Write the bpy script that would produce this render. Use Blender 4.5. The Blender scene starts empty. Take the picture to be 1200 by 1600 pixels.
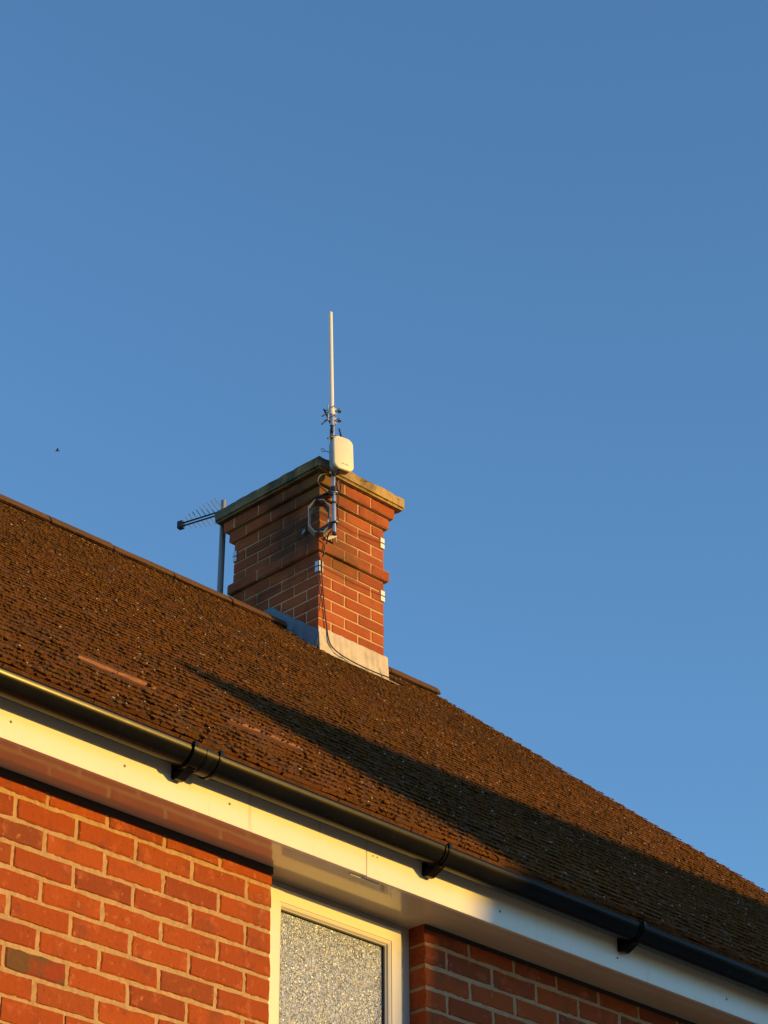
import bpy, bmesh, math, random
import numpy as np
from mathutils import Vector, Matrix

# ------------------------------------------------------------------ camera, sky, sun, exposure
S = bpy.context.scene
COL = S.collection
R = math.radians
CAM = Vector((-4.75624574, -5.20530678, -2.84498014))
YAW, PITCH, ROLL = 0.791317452, 0.540411182, -0.00563781
fw = Vector((math.sin(YAW)*math.cos(PITCH), math.cos(YAW)*math.cos(PITCH), math.sin(PITCH)))
rt = Vector((math.cos(YAW), -math.sin(YAW), 0)); up = rt.cross(fw)
rr = rt*math.cos(ROLL) + up*math.sin(ROLL); uu = -rt*math.sin(ROLL) + up*math.cos(ROLL)
cd = bpy.data.cameras.new('camera'); cam = bpy.data.objects.new('camera', cd); COL.objects.link(cam)
cd.sensor_fit = 'VERTICAL'; cd.sensor_height = 24.0; cd.sensor_width = 18.0
cd.lens = 3713.87/1600*24.0; cd.clip_end = 3000; cd.clip_start = 0.1
m = Matrix((rr, uu, -fw)).transposed().to_4x4(); m.translation = CAM
cam.matrix_world = m; S.camera = cam

SUN_AZ, SUN_K = R(28), 0.168
SUN_EL = math.atan(SUN_K*math.cos(SUN_AZ))
sv = Vector((math.sin(SUN_AZ)*math.cos(SUN_EL), -math.cos(SUN_AZ)*math.cos(SUN_EL), math.sin(SUN_EL)))
w = bpy.data.worlds.new('World'); S.world = w; w.use_nodes = True
nt = w.node_tree; bg = nt.nodes['Background']
sky = nt.nodes.new('ShaderNodeTexSky'); sky.sky_type = 'NISHITA'; sky.sun_disc = False
sky.sun_elevation = SUN_EL
sky.sun_rotation = math.atan2(sv.x, sv.y)
sky.air_density = 1.32; sky.dust_density = 0.0; sky.ozone_density = 4.25; sky.altitude = 1000
nt.links.new(sky.outputs[0], bg.inputs[0]); bg.inputs[1].default_value = 0.15
sl = bpy.data.lights.new('sun', 'SUN'); sl.energy = 2.75; sl.angle = R(0.53); sl.color = (1.0, 0.565, 0.085)
so = bpy.data.objects.new('sun', sl); COL.objects.link(so)
so.rotation_euler = (-sv).to_track_quat('-Z', 'Y').to_euler()
S.view_settings.view_transform = 'Standard'; S.view_settings.look = 'None'
S.view_settings.exposure = 0.97; S.view_settings.gamma = 1; S.view_settings.use_curve_mapping = False
try:
    S.cycles.max_bounces = 8; S.cycles.diffuse_bounces = 4
except Exception: pass

# ------------------------------------------------------------------ materials
def mat(name, base, rough=0.6, metal=0.0, var=None, spec=None, bump=None, objvar=None, coat=0.0, space='Object'):
    """var=(scale, colour2, amount) or list; bump=(scale, strength, dist); objvar = list of colours picked per object"""
    M = bpy.data.materials.new(name); M.use_nodes = True
    n = M.node_tree.nodes; L = M.node_tree.links; b = n['Principled BSDF']
    b.inputs['Roughness'].default_value = rough; b.inputs['Metallic'].default_value = metal
    if spec is not None: b.inputs['Specular IOR Level'].default_value = spec
    if coat: b.inputs['Coat Weight'].default_value = coat; b.inputs['Coat Roughness'].default_value = .05
    geo = n.new('ShaderNodeNewGeometry')
    pos = geo.outputs['Position']
    rgb = n.new('ShaderNodeRGB'); rgb.outputs[0].default_value = (*base, 1); cur = rgb.outputs[0]
    if objvar:
        oi = n.new('ShaderNodeObjectInfo'); cr = n.new('ShaderNodeValToRGB'); cr.color_ramp.interpolation = 'LINEAR'
        els = cr.color_ramp.elements
        for i, c in enumerate(objvar):
            t = i/(len(objvar)-1)
            e = els[0] if i == 0 else (els[len(els)-1] if i == len(objvar)-1 else els.new(t))
            e.position = t; e.color = (*c, 1)
        L.new(oi.outputs['Random'], cr.inputs[0]); cur = cr.outputs[0]
    for (sc, c2, lo, hi, kind) in (var or []):
        if kind in 'NS':
            t = n.new('ShaderNodeTexNoise'); t.inputs['Scale'].default_value = sc; t.inputs['Detail'].default_value = 6
            t.inputs['Roughness'].default_value = .62; o = t.outputs['Fac']
        else:
            t = n.new('ShaderNodeTexVoronoi'); t.inputs['Scale'].default_value = sc; o = t.outputs['Distance']
        if kind == 'S':
            mp_ = n.new('ShaderNodeMapping'); mp_.inputs['Scale'].default_value = (1, 1, .10); L.new(pos, mp_.inputs[0]); L.new(mp_.outputs[0], t.inputs['Vector'])
        else: L.new(pos, t.inputs['Vector'])
        mr = n.new('ShaderNodeMapRange'); mr.inputs[1].default_value = lo; mr.inputs[2].default_value = hi; L.new(o, mr.inputs[0])
        mx = n.new('ShaderNodeMix'); mx.data_type = 'RGBA'
        L.new(mr.outputs[0], mx.inputs[0]); L.new(cur, mx.inputs[6]); mx.inputs[7].default_value = (*c2, 1); cur = mx.outputs[2]
    L.new(cur, b.inputs['Base Color'])
    if bump:
        prev = None
        for (sc, st, dist) in bump:
            t = n.new('ShaderNodeTexNoise'); t.inputs['Scale'].default_value = sc; t.inputs['Detail'].default_value = 5
            L.new(pos, t.inputs['Vector'])
            bp = n.new('ShaderNodeBump'); bp.inputs['Strength'].default_value = st; bp.inputs['Distance'].default_value = dist
            L.new(t.outputs['Fac'], bp.inputs['Height'])
            if prev: L.new(prev, bp.inputs['Normal'])
            prev = bp.outputs[0]
        L.new(prev, b.inputs['Normal'])
    return M

BR = [(.22,.046,.014),(.29,.056,.011),(.33,.066,.011),(.35,.073,.012),(.27,.052,.012),(.32,.064,.011),(.20,.050,.018),(.34,.070,.011),(.31,.060,.011)]
brick_m = mat('red_brick', (.4,.07,.03), .85, objvar=BR, spec=.25,
    var=[(7,(.19,.050,.024),.54,.70,'N'),(15,(.42,.115,.04),.56,.72,'N'),(36,(.50,.20,.09),.60,.74,'N'),(90,(.12,.02,.008),.59,.74,'N'),(160,(.55,.28,.15),.70,.80,'N')],
    bump=[(22,.55,.007),(70,.6,.004),(300,.4,.0015)])
brick_grey_m = mat('burnt_brick', (.125,.062,.026), .85, spec=.25,
    var=[(7,(.26,.040,.013),.46,.56,'N'),(40,(.18,.09,.045),.55,.75,'N')], bump=[(22,.55,.007),(70,.6,.004),(300,.4,.0015)])
chim_m = mat('chimney_brick', (.4,.08,.03), .88, objvar=[(.27,.066,.022),(.35,.086,.026),(.40,.108,.034),(.34,.080,.024),(.25,.064,.026)], spec=.2,
    var=[(7,(.24,.062,.026),.5,.72,'N'),(30,(.40,.115,.045),.58,.78,'N'),(80,(.10,.03,.014),.60,.78,'N')],
    bump=[(60,.5,.005),(250,.4,.002)])
mossbrick_m = mat('moss_stained_brick', (.11,.055,.018), .95, spec=.1,
    var=[(16,(.05,.045,.022),.42,.6,'N'),(40,(.32,.17,.05),.55,.75,'N'),(70,(.02,.02,.014),.6,.78,'N')], bump=[(70,.6,.006)])
mortar_m = mat('sand_mortar', (.46,.31,.17), .95, spec=.1,
    var=[(25,(.36,.22,.11),.45,.7,'N'),(90,(.54,.38,.23),.55,.8,'N'),(5,(.38,.27,.15),.5,.7,'N')], bump=[(90,.6,.004),(350,.4,.002)])
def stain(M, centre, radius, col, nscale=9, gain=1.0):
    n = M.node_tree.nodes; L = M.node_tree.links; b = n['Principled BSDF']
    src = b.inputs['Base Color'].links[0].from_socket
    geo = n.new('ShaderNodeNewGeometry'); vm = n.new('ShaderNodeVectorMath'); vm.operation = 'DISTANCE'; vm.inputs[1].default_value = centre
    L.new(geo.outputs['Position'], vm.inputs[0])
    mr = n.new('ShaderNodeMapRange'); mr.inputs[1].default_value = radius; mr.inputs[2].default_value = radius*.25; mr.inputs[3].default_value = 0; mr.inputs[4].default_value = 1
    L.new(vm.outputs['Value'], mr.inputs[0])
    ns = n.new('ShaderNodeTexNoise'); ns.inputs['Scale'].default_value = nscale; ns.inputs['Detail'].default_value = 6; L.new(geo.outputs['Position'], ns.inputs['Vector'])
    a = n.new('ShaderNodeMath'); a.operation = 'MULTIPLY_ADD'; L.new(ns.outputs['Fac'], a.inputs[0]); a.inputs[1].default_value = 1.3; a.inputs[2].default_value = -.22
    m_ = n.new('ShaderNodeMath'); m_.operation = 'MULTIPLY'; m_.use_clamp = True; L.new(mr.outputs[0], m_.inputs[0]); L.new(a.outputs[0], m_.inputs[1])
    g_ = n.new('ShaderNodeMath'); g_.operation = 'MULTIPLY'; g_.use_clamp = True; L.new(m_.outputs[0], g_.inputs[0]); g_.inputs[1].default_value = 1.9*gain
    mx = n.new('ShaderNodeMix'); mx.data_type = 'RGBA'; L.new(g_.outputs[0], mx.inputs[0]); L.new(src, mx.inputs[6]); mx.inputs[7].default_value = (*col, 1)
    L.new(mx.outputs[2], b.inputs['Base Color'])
cmortar_m = mat('chimney_mortar', (.56,.37,.20), .95, spec=.1,
    var=[(12,(.42,.27,.13),.56,.76,'N'),(60,(.62,.44,.26),.55,.8,'N')], bump=[(90,.6,.004)])
upvc_m = mat('white_upvc', (.80,.76,.62), .26, spec=.5, coat=.15,
    var=[(3,(.76,.72,.57),.5,.75,'N'),(26,(.70,.65,.50),.64,.85,'N'),(34,(.52,.47,.34),.63,.80,'S'),(11,(.62,.57,.43),.60,.80,'S'),(160,(.40,.35,.25),.76,.84,'N')], bump=[(2.2,.12,.01)])
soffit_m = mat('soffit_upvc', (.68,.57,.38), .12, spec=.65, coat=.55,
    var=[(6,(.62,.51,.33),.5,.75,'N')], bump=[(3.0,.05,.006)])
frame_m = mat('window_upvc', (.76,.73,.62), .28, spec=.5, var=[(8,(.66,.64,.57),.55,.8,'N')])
gasket_m = mat('black_gasket', (.012,.012,.013), .5)
gutter_m = mat('black_gutter_plastic', (.005,.005,.005), .24, spec=.22,
    var=[(3.0,(.010,.009,.006),.45,.7,'N'),(40,(.035,.03,.02),.70,.8,'N'),(28,(.022,.019,.013),.60,.78,'S'),(150,(.10,.08,.05),.76,.83,'N')], bump=[(4,.1,.01)])
tile_m = mat('brown_roof_tile', (.12,.06,.03), .92, objvar=[(.105,.044,.016),(.14,.052,.016),(.12,.050,.018),(.165,.058,.016),(.10,.046,.020)], spec=.15,
    var=[(1.3,(.165,.068,.018),.45,.65,'N'),(9,(.085,.050,.024),.5,.66,'N'),(34,(.175,.080,.028),.55,.72,'N'),(75,(.040,.025,.014),.58,.74,'N'),(140,(.26,.20,.13),.70,.80,'N')],
    bump=[(45,.6,.008),(140,.7,.005)])
moss_m = mat('brown_roof_moss', (.115,.055,.014), 1.0, spec=.05,
    var=[(1.1,(.165,.068,.015),.45,.62,'N'),(4,(.095,.056,.020),.52,.68,'N'),(55,(.21,.098,.028),.52,.72,'N'),(80,(.055,.034,.015),.58,.74,'N')],
    bump=[(120,.8,.006)])
lichen_m = mat('pale_lichen', (.46,.40,.30), .95, spec=.1, var=[(60,(.34,.27,.17),.5,.7,'N')], bump=[(200,.5,.002)])
cleantile_m = mat('bare_tile_edge', (.42,.20,.11), .85, spec=.2, var=[(40,(.26,.12,.065),.5,.75,'N')], bump=[(120,.4,.002)])
ridge_m = mat('ridge_tile_clay', (.125,.062,.028), .92, spec=.15,
    var=[(5,(.10,.058,.028),.45,.65,'N'),(40,(.19,.10,.045),.55,.75,'N'),(90,(.045,.03,.018),.55,.70,'N'),(24,(.34,.26,.16),.70,.80,'N')], bump=[(60,.8,.008),(160,.6,.004)])
bed_m = mat('ridge_bedding_mortar', (.20,.14,.085), .95, var=[(30,(.08,.055,.03),.45,.65,'N')], bump=[(80,.8,.008)])
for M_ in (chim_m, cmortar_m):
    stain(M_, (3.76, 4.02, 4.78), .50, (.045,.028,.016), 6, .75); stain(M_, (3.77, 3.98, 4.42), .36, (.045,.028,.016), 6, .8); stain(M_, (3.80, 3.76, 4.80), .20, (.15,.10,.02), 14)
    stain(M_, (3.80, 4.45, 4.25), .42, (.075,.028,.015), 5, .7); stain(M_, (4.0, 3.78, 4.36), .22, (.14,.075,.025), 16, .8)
cap_m = mat('weathered_concrete_cap', (.46,.33,.14), .95, spec=.1,
    var=[(5,(.30,.25,.16),.46,.62,'N'),(11,(.52,.33,.10),.52,.66,'N'),(24,(.18,.13,.06),.60,.72,'N'),(60,(.08,.06,.035),.66,.78,'N')], bump=[(30,.9,.012),(120,.7,.005)])
lead_m = mat('grey_lead_flashing', (.13,.17,.21), .5, metal=.15, spec=.4, var=[(12,(.17,.21,.25),.45,.7,'N')], bump=[(9,.5,.01)])
apron_m = mat('pale_oxidised_lead', (.56,.48,.38), .7, spec=.3,
    var=[(10,(.42,.36,.28),.48,.68,'N'),(26,(.60,.54,.45),.55,.75,'N'),(45,(.32,.25,.17),.64,.78,'N')], bump=[(12,.5,.012)])
galv_m = mat('galvanised_steel', (.46,.47,.49), .34, metal=.85, var=[(50,(.34,.35,.37),.5,.7,'N')])
dullgalv_m = mat('dull_galvanised_steel', (.21,.23,.24), .5, metal=.25, var=[(40,(.18,.20,.21),.5,.7,'N')])
white_m = mat('white_coated_metal', (.78,.77,.73), .35)
radome_m = mat('off_white_radome', (.80,.74,.56), .40, var=[(6,(.77,.71,.52),.5,.8,'N')])
gray_m = mat('grey_plastic', (.27,.27,.28), .5)
black_m = mat('black_rubber', (.010,.010,.012), .45)
print_m = mat('grey_print', (.30,.27,.22), .6)
ground_m = mat('mown_grass', (.13,.12,.055), 1.0, var=[(.4,(.17,.14,.08),.45,.7,'N'),(6,(.09,.095,.04),.5,.7,'N')], bump=[(8,.8,.05)])
nbrick_m = mat('neighbour_brick', (.30,.10,.055), .9, var=[(8,(.24,.08,.045),.45,.7,'N')])
slate_m = mat('neighbour_roof_tile', (.12,.07,.045), .9, var=[(3,(.09,.06,.04),.45,.7,'N')])
glassd_m = mat('dark_window_glass', (.02,.025,.03), .05, spec=.8)
door_m = mat('green_painted_door', (.03,.09,.06), .4)
bird_m = mat('dark_feathers', (.03,.03,.035), .8)

stain(cap_m, (3.72, 4.1, 4.92), .62, (.10,.095,.065), 7); stain(cap_m, (3.75, 3.73, 4.95), .17, (.05,.045,.025), 20); stain(cap_m, (4.12, 3.71, 4.93), .10, (.06,.04,.02), 30); stain(cap_m, (3.74, 4.6, 4.9), .35, (.14,.13,.09), 8)
# obscure glass: rippled textured pane
def glass_mat():
    M = bpy.data.materials.new('obscure_textured_glass'); M.use_nodes = True
    n = M.node_tree.nodes; L = M.node_tree.links; b = n['Principled BSDF']
    geo = n.new('ShaderNodeNewGeometry'); mp = n.new('ShaderNodeMapping'); mp.inputs['Scale'].default_value = (1, 1, .62)
    mp.inputs['Rotation'].default_value = (0, R(24), 0)
    L.new(geo.outputs['Position'], mp.inputs[0])
    ns = n.new('ShaderNodeTexNoise'); ns.inputs['Scale'].default_value = 135; ns.inputs['Detail'].default_value = 1.5; ns.inputs['Distortion'].default_value = 1.6
    L.new(mp.outputs[0], ns.inputs['Vector'])
    cr = n.new('ShaderNodeValToRGB'); e = cr.color_ramp.elements
    e[0].position = .38; e[0].color = (.07,.09,.14,1); e[1].position = .68; e[1].color = (.38,.49,.80,1)
    L.new(ns.outputs['Fac'], cr.inputs[0]); L.new(cr.outputs[0], b.inputs['Base Color'])
    b.inputs['Roughness'].default_value = .22; b.inputs['Specular IOR Level'].default_value = .6
    bp = n.new('ShaderNodeBump'); bp.inputs['Strength'].default_value = .6; bp.inputs['Distance'].default_value = .005
    L.new(ns.outputs['Fac'], bp.inputs['Height']); L.new(bp.outputs[0], b.inputs['Normal'])
    return M
glass_m = glass_mat()

# ------------------------------------------------------------------ object helpers
def empty(name, loc, label=None, cat=None, group=None, parent=None):
    o = bpy.data.objects.new(name, None); COL.objects.link(o); o.empty_display_size = .1
    if parent: o.parent = parent
    else: o.location = loc
    if label: o['label'] = label
    if cat: o['category'] = cat
    if group: o['group'] = group
    return o
ORG = {}
def obj(name, me, parent=None, loc=(0, 0, 0), stuff=False, label=None):
    """all meshes are given in world coordinates; a child undoes its parent's location"""
    o = bpy.data.objects.new(name, me); COL.objects.link(o)
    l = Vector(loc)
    if parent:
        o.parent = parent; p = parent
        while p: l = l - p.location; p = p.parent
    o.location = l
    if stuff: o['kind'] = 'stuff'
    if label: o['label'] = label
    return o
def mesh(name, V, F, material, smooth=False):
    me = bpy.data.meshes.new(name); me.from_pydata([tuple(v) for v in V], [], [tuple(f) for f in F]); me.materials.append(material)
    if smooth: me.polygons.foreach_set('use_smooth', [True]*len(me.polygons))
    me.update(); return me
class MB:
    def __init__(s): s.V = []; s.F = []
    def add(s, V, F):
        k = len(s.V); s.V += [tuple(v) for v in V]; s.F += [tuple(i+k for i in f) for f in F]; return s
    def box(s, x0, x1, y0, y1, z0, z1, bev=0.0):
        if bev:
            bm = bmesh.new(); bmesh.ops.create_cube(bm, size=1)
            for v in bm.verts: v.co = Vector(((x0+x1)/2+v.co.x*(x1-x0), (y0+y1)/2+v.co.y*(y1-y0), (z0+z1)/2+v.co.z*(z1-z0)))
            bmesh.ops.bevel(bm, geom=bm.edges[:], offset=bev, segments=2, affect='EDGES', profile=.6)
            bm.verts.ensure_lookup_table(); s.add([v.co for v in bm.verts], [[v.index for v in f.verts] for f in bm.faces]); bm.free(); return s
        V = [(x0,y0,z0),(x1,y0,z0),(x1,y1,z0),(x0,y1,z0),(x0,y0,z1),(x1,y0,z1),(x1,y1,z1),(x0,y1,z1)]
        return s.add(V, [(0,3,2,1),(4,5,6,7),(0,1,5,4),(1,2,6,5),(2,3,7,6),(3,0,4,7)])
    def tube(s, pts, r, n=10, cap=True):
        pts = [Vector(p) for p in pts]; rs = r if isinstance(r, (list, tuple)) else [r]*len(pts)
        V = []; up0 = None
        for i, p in enumerate(pts):
            t = (pts[min(i+1, len(pts)-1)] - pts[max(i-1, 0)]).normalized()
            if up0 is None:
                up0 = Vector((0, 0, 1)) if abs(t.z) < .9 else Vector((1, 0, 0))
            a = t.cross(up0).normalized(); b = a.cross(t).normalized(); up0 = b
            for k in range(n):
                an = 2*math.pi*k/n; V.append(p + a*math.cos(an)*rs[i] + b*math.sin(an)*rs[i])
        F = []
        for i in range(len(pts)-1):
            for k in range(n): F.append((i*n+k, i*n+(k+1) % n, (i+1)*n+(k+1) % n, (i+1)*n+k))
        if cap: F += [tuple(range(n-1, -1, -1)), tuple((len(pts)-1)*n+k for k in range(n))]
        return s.add(V, F)
    def prism(s, prof, axis, a0, a1):
        """extrude closed 2D profile along x ('x': prof=(y,z)), y ('y': prof=(x,z)) or z ('z': prof=(x,y))"""
        n = len(prof); V = []
        for a in (a0, a1):
            for (p, q) in prof: V.append({'x': (a, p, q), 'y': (p, a, q), 'z': (p, q, a)}[axis])
        F = [(k, (k+1) % n, n+(k+1) % n, n+k) for k in range(n)] + [tuple(range(n-1, -1, -1)), tuple(range(n, 2*n))]
        return s.add(V, F)
    def obb(s, c, ax, ay, az):
        c = Vector(c); V = []
        for k in (-1, 1):
            for (i, j) in ((-1,-1),(1,-1),(1,1),(-1,1)): V.append(c + Vector(ax)*i + Vector(ay)*j + Vector(az)*k)
        return s.add(V, [(0,3,2,1),(4,5,6,7),(0,1,5,4),(1,2,6,5),(2,3,7,6),(3,0,4,7)])
    def build(s, name, material, parent=None, smooth=False, stuff=False, label=None):
        me = mesh(name, s.V, s.F, material, False)
        bm = bmesh.new(); bm.from_mesh(me); bmesh.ops.recalc_face_normals(bm, faces=bm.faces[:])
        if smooth:
            for f in bm.faces: f.smooth = True
            for e in bm.edges:
                if len(e.link_faces) == 2 and e.calc_face_angle(0) > R(38): e.smooth = False
        bm.to_mesh(me); bm.free()
        return obj(name, me, parent, stuff=stuff, label=label)

rng = random.Random(7); nr = np.random.RandomState(5)

# ------------------------------------------------------------------ ground
GZ = -4.45
g = bpy.data.objects.new('ground', mesh('ground', [(-600,-600,GZ),(600,-600,GZ),(600,600,GZ),(-600,600,GZ)], [(0,1,2,3)], ground_m)); COL.objects.link(g); g['kind'] = 'structure'
pth = MB().box(-12, 12, -9, -.0, GZ, GZ+.05).build('bounce_paving', mat('bounce_concrete', (.46,.37,.25), .9, var=[(3,(.40,.32,.21),.45,.7,'N')])); pth['kind'] = 'structure'  # unseen paving, widened and lightened to bounce warm light onto the eaves

# ------------------------------------------------------------------ the house
house = empty('brick_house', (0, 0, GZ), 'red brick house with mossy brown tiled roof, black gutter and white eaves', 'house')
C = .075
def brick_mesh(L, D, H, material, seed, chip=.0034):
    """brick: centre x, front face at y=0 going back D; irregular worn arrises"""
    q = random.Random(seed); n = []
    hx, hz = L/2, H/2
    k = 5 if L > .15 else 3
    for i in range(k): n.append((-hx + L*i/k, -hz))
    n += [(hx, -hz), (hx, 0)]
    for i in range(k): n.append((hx - L*i/k, hz))
    n += [(-hx, hz), (-hx, 0)]
    N = len(n); V = []
    for ring, (ins, y) in enumerate(((.0042, 0.0), (.0, .0030), (.0, D))):
        for (x, z) in n:
            j = chip if ring < 2 else 0
            sx = -1 if x > 0 else 1; sz = -1 if z > 0 else (1 if z < 0 else 0)
            ex = ins*sx if abs(abs(x)-hx) < 1e-6 else 0; ez = ins*sz if abs(abs(z)-hz) < 1e-6 else 0
            V.append((x+ex+q.uniform(-j, j)*.7, y+(q.uniform(-.0006,.0006) if ring == 0 else 0), z+ez+q.uniform(-j, j)*.7))
    F = [tuple(range(N))]
    for r_ in range(2):
        for i in range(N): F.append((r_*N+i, (r_+1)*N+i, (r_+1)*N+(i+1) % N, r_*N+(i+1) % N))
    F.append(tuple(reversed(range(2*N, 3*N))))
    me = mesh('brick', V, F, material)
    bm = bmesh.new(); bm.from_mesh(me); bmesh.ops.recalc_face_normals(bm, faces=bm.faces[:]); bm.to_mesh(me); bm.free()
    return me
def put(me, parent, x, y, z, rz=0, name='brick'):
    o = obj(name, me, parent, (x, y, z)); o.rotation_euler = (rng.uniform(-.006,.006), rng.uniform(-.004,.004), rz+rng.uniform(-.004,.004)); return o

wall = empty('wall', None, parent=house)
STR = [brick_mesh(.2122, .1025, .0620, brick_m, s) for s in range(12)]
HDR = [brick_mesh(.1005, .1025, .0620, brick_m, 50+s) for s in range(6)]
GRY = [brick_mesh(.2122, .1025, .0620, brick_grey_m, 80+s) for s in range(2)]
XR = .693
ZT = .067           # underside of the soffit
def wall_course(k, side):
    """(xcentre, length) along the course, k=0 is the course just above joint B0"""
    out = []
    if side < 0:
        x = 0.0
        if k % 2: out.append((-.05125, .1025)); x = -.1125
        while x > -3.0: out.append((x-.1075, .215)); x -= .225
    else:
        x = XR
        if k % 2: out.append((x+.05125, .1025)); x += .1125
        while x < 4.95: out.append((x+.1075, .215)); x += .225
    return out
far = MB(); cnt = 0
grey_at = {(6, -.895), (5, -.557)}
for k in range(0, 59):
    zc = -k*C + C/2
    for side in (-1, 1):
        for (xc, L) in wall_course(k, side):
            vis = (side < 0 and xc > -1.35 and k < 9) or (side > 0 and xc < 2.6 and k < 5)
            if side < 0 and xc < -.62 and k == 8 and False: vis = True
            if vis:
                if L > .15:
                    gk = (k == 7 and abs(xc+.895) < .12) or (k == 6 and abs(xc+.445) < .06) or (k == 7 and -.02 > xc > -.18)
                    me = (GRY if gk else STR)[rng.randrange(2 if gk else 12)]
                else: me = HDR[rng.randrange(6)]
                o = put(me, wall, xc+rng.uniform(-.0012,.0012), rng.uniform(-.0008,.0012), zc+rng.uniform(-.001,.001)); cnt += 1
            else:
                far.box(xc-L/2, xc+L/2, 0, .1025, zc-.0325, zc+.0325)
far.build('brickwork', brick_m, wall, stuff=True)
# mortar: slightly uneven sheet just behind the brick faces
def mortar_sheet(x0, x1, z0, z1, y, dx=.012):
    nx, nz = max(2, int((x1-x0)/dx)), max(2, int((z1-z0)/dx))
    X, Z = np.meshgrid(np.linspace(x0, x1, nx), np.linspace(z0, z1, nz)); 
    Y = y + nr.uniform(-.0014, .0014, X.shape)
    V = np.stack([X, Y, Z], -1).reshape(-1, 3); F = [(j*nx+i, j*nx+i+1, (j+1)*nx+i+1, (j+1)*nx+i) for j in range(nz-1) for i in range(nx-1)]
    return V, F
mo = MB()
mo.add(*mortar_sheet(-1.6, -.004, -.9, ZT-.001, .0035)); mo.add(*mortar_sheet(XR+.004, 3.0, -.6, ZT-.001, .0035))
mo.box(-3.05, -.004, .006, .25, GZ, ZT-.0015); mo.box(XR+.004, 5.0, .006, .25, GZ, ZT-.0015); mo.box(-.0039, XR+.0039, .12, .25, GZ, -1.25)
mo.build('mortar', mortar_m, wall)
sw = MB()   # rear and gable walls (out of view)
sw.box(-3.05, 5.0, 8.2, 8.4, GZ, .1)
for xa, xb in ((-3.05, -2.85), (4.8, 4.999)): sw.prism([(.251, GZ), (8.199, GZ), (8.199, .1), (4.19, 3.55), (.251, .24)], 'x', xa, xb)
sw.build('gable_wall', nbrick_m, house)
MB().box(-.0039, XR+.0039, -.03, .119, -1.25, -1.19, .004).build('window_sill', upvc_m, house)
MB().box(-2.8, 4.79, .26, 8.1, GZ+.2, GZ+.21).build('floor', gray_m, house)

# eaves: fascia boards, soffit, black strip added to darken the eaves shadow on the wall
fas = empty('eaves', None, parent=house)
MB().box(-3.1, .2535, -.167, -.150, .064, .25, .0022).build('fascia_board', upvc_m, fas)
MB().box(.2555, 5.02, -.1668, -.1498, .0625, .25, .0022).build('fascia_board', upvc_m, fas)
for i, (a, b) in enumerate(((-3.1, .29), (.2905, 5.02))):
    MB().box(a, b, -.1499, .0038, ZT, ZT+.012).build('soffit_board', soffit_m, fas)
MB().box(.0, XR, .004, .11, ZT+.0005, ZT+.012).build('soffit_return', soffit_m, fas)
MB().box(-3.1, .0, -.0035, -.0004, ZT-.0255, ZT-.0004).build('eaves_shadow_strip', black_m, fas)
MB().box(XR, 5.0, -.0035, -.0004, ZT-.016, ZT-.0004).build('eaves_shadow_strip', black_m, fas)
# little lip of the cover strip behind the board joint
MB().box(.20, .33, -.1475, -.1405, .0595, .066, .001).build('joint_cover', upvc_m, fas)
for x, z in ((-1.17,.122),(-.751,.121),(-.336,.129),(.283,.140),(.302,.141),(.886,.117),(1.50,.112),(2.122,.114)):
    s_ = .0028 if .2 < x < .4 else .0046
    bm = bmesh.new(); bmesh.ops.create_uvsphere(bm, u_segments=10, v_segments=6, radius=s_)
    for v in bm.verts: v.co.y *= .7
    me = bpy.data.meshes.new('nail_cap'); bm.to_mesh(me); bm.free(); me.materials.append(mat('nail_cap_m', (.30,.28,.20), .5) if 'nail_cap_m' not in bpy.data.materials else bpy.data.materials['nail_cap_m'])
    obj('nail_cap', me, fas, (x, -.1675, z))

# window
win = empty('window', None, parent=house)
def ring(mb, x0, x1, z0, z1, wd, y0, y1, bev=.002):
    mb.box(x0, x0+wd, y0, y1, z0, z1, bev); mb.box(x1-wd, x1, y0, y1, z0, z1, bev)
    mb.box(x0+wd+.0001, x1-wd-.0001, y0, y1, z1-wd, z1, bev); mb.box(x0+wd+.0001, x1-wd-.0001, y0, y1, z0, z0+wd, bev)
def mitre(mb, x0, x1, z0, z1, prof):
    """prof: closed list of (inset, y) swept round the rectangle with mitred corners"""
    n = len(prof); V = []
    for (sx, sz) in ((0,0),(1,0),(1,1),(0,1)):
        for (d, y) in prof: V.append(((x0+d) if not sx else (x1-d), y, (z0+d) if not sz else (z1-d)))
    F = [(c*n+k, c*n+(k+1) % n, ((c+1) % 4)*n+(k+1) % n, ((c+1) % 4)*n+k) for c in range(4) for k in range(n)]
    mb.add(V, F)
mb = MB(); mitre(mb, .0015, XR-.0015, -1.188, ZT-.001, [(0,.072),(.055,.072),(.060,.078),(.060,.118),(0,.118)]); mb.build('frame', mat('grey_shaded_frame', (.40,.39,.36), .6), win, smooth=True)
mb = MB(); mitre(mb, .030, .635, -1.15, .040, [(0,.054),(.004,.050),(.048,.050),(.050,.053),(.052,.0525),(.0545,.0535),(.060,.056),(.0635,.062),(.066,.064),(.066,.088),(0,.0715)]); mb.build('sash', frame_m, win)
mb = MB(); mitre(mb, .0955, .5695, -1.085, -.0255, [(0,.0645),(.0045,.066),(.0045,.079),(0,.079)]); mb.build('gasket', gasket_m, win)
mb = MB(); mb.box(.097, .568, .0745, .079, -1.083, -.027); mb.build('pane', glass_m, win)
MB().box(.03, .66, .14, .15, -1.17, .05).build('blind', mat('pale_blind', (.55,.52,.47), .9), win)

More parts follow.
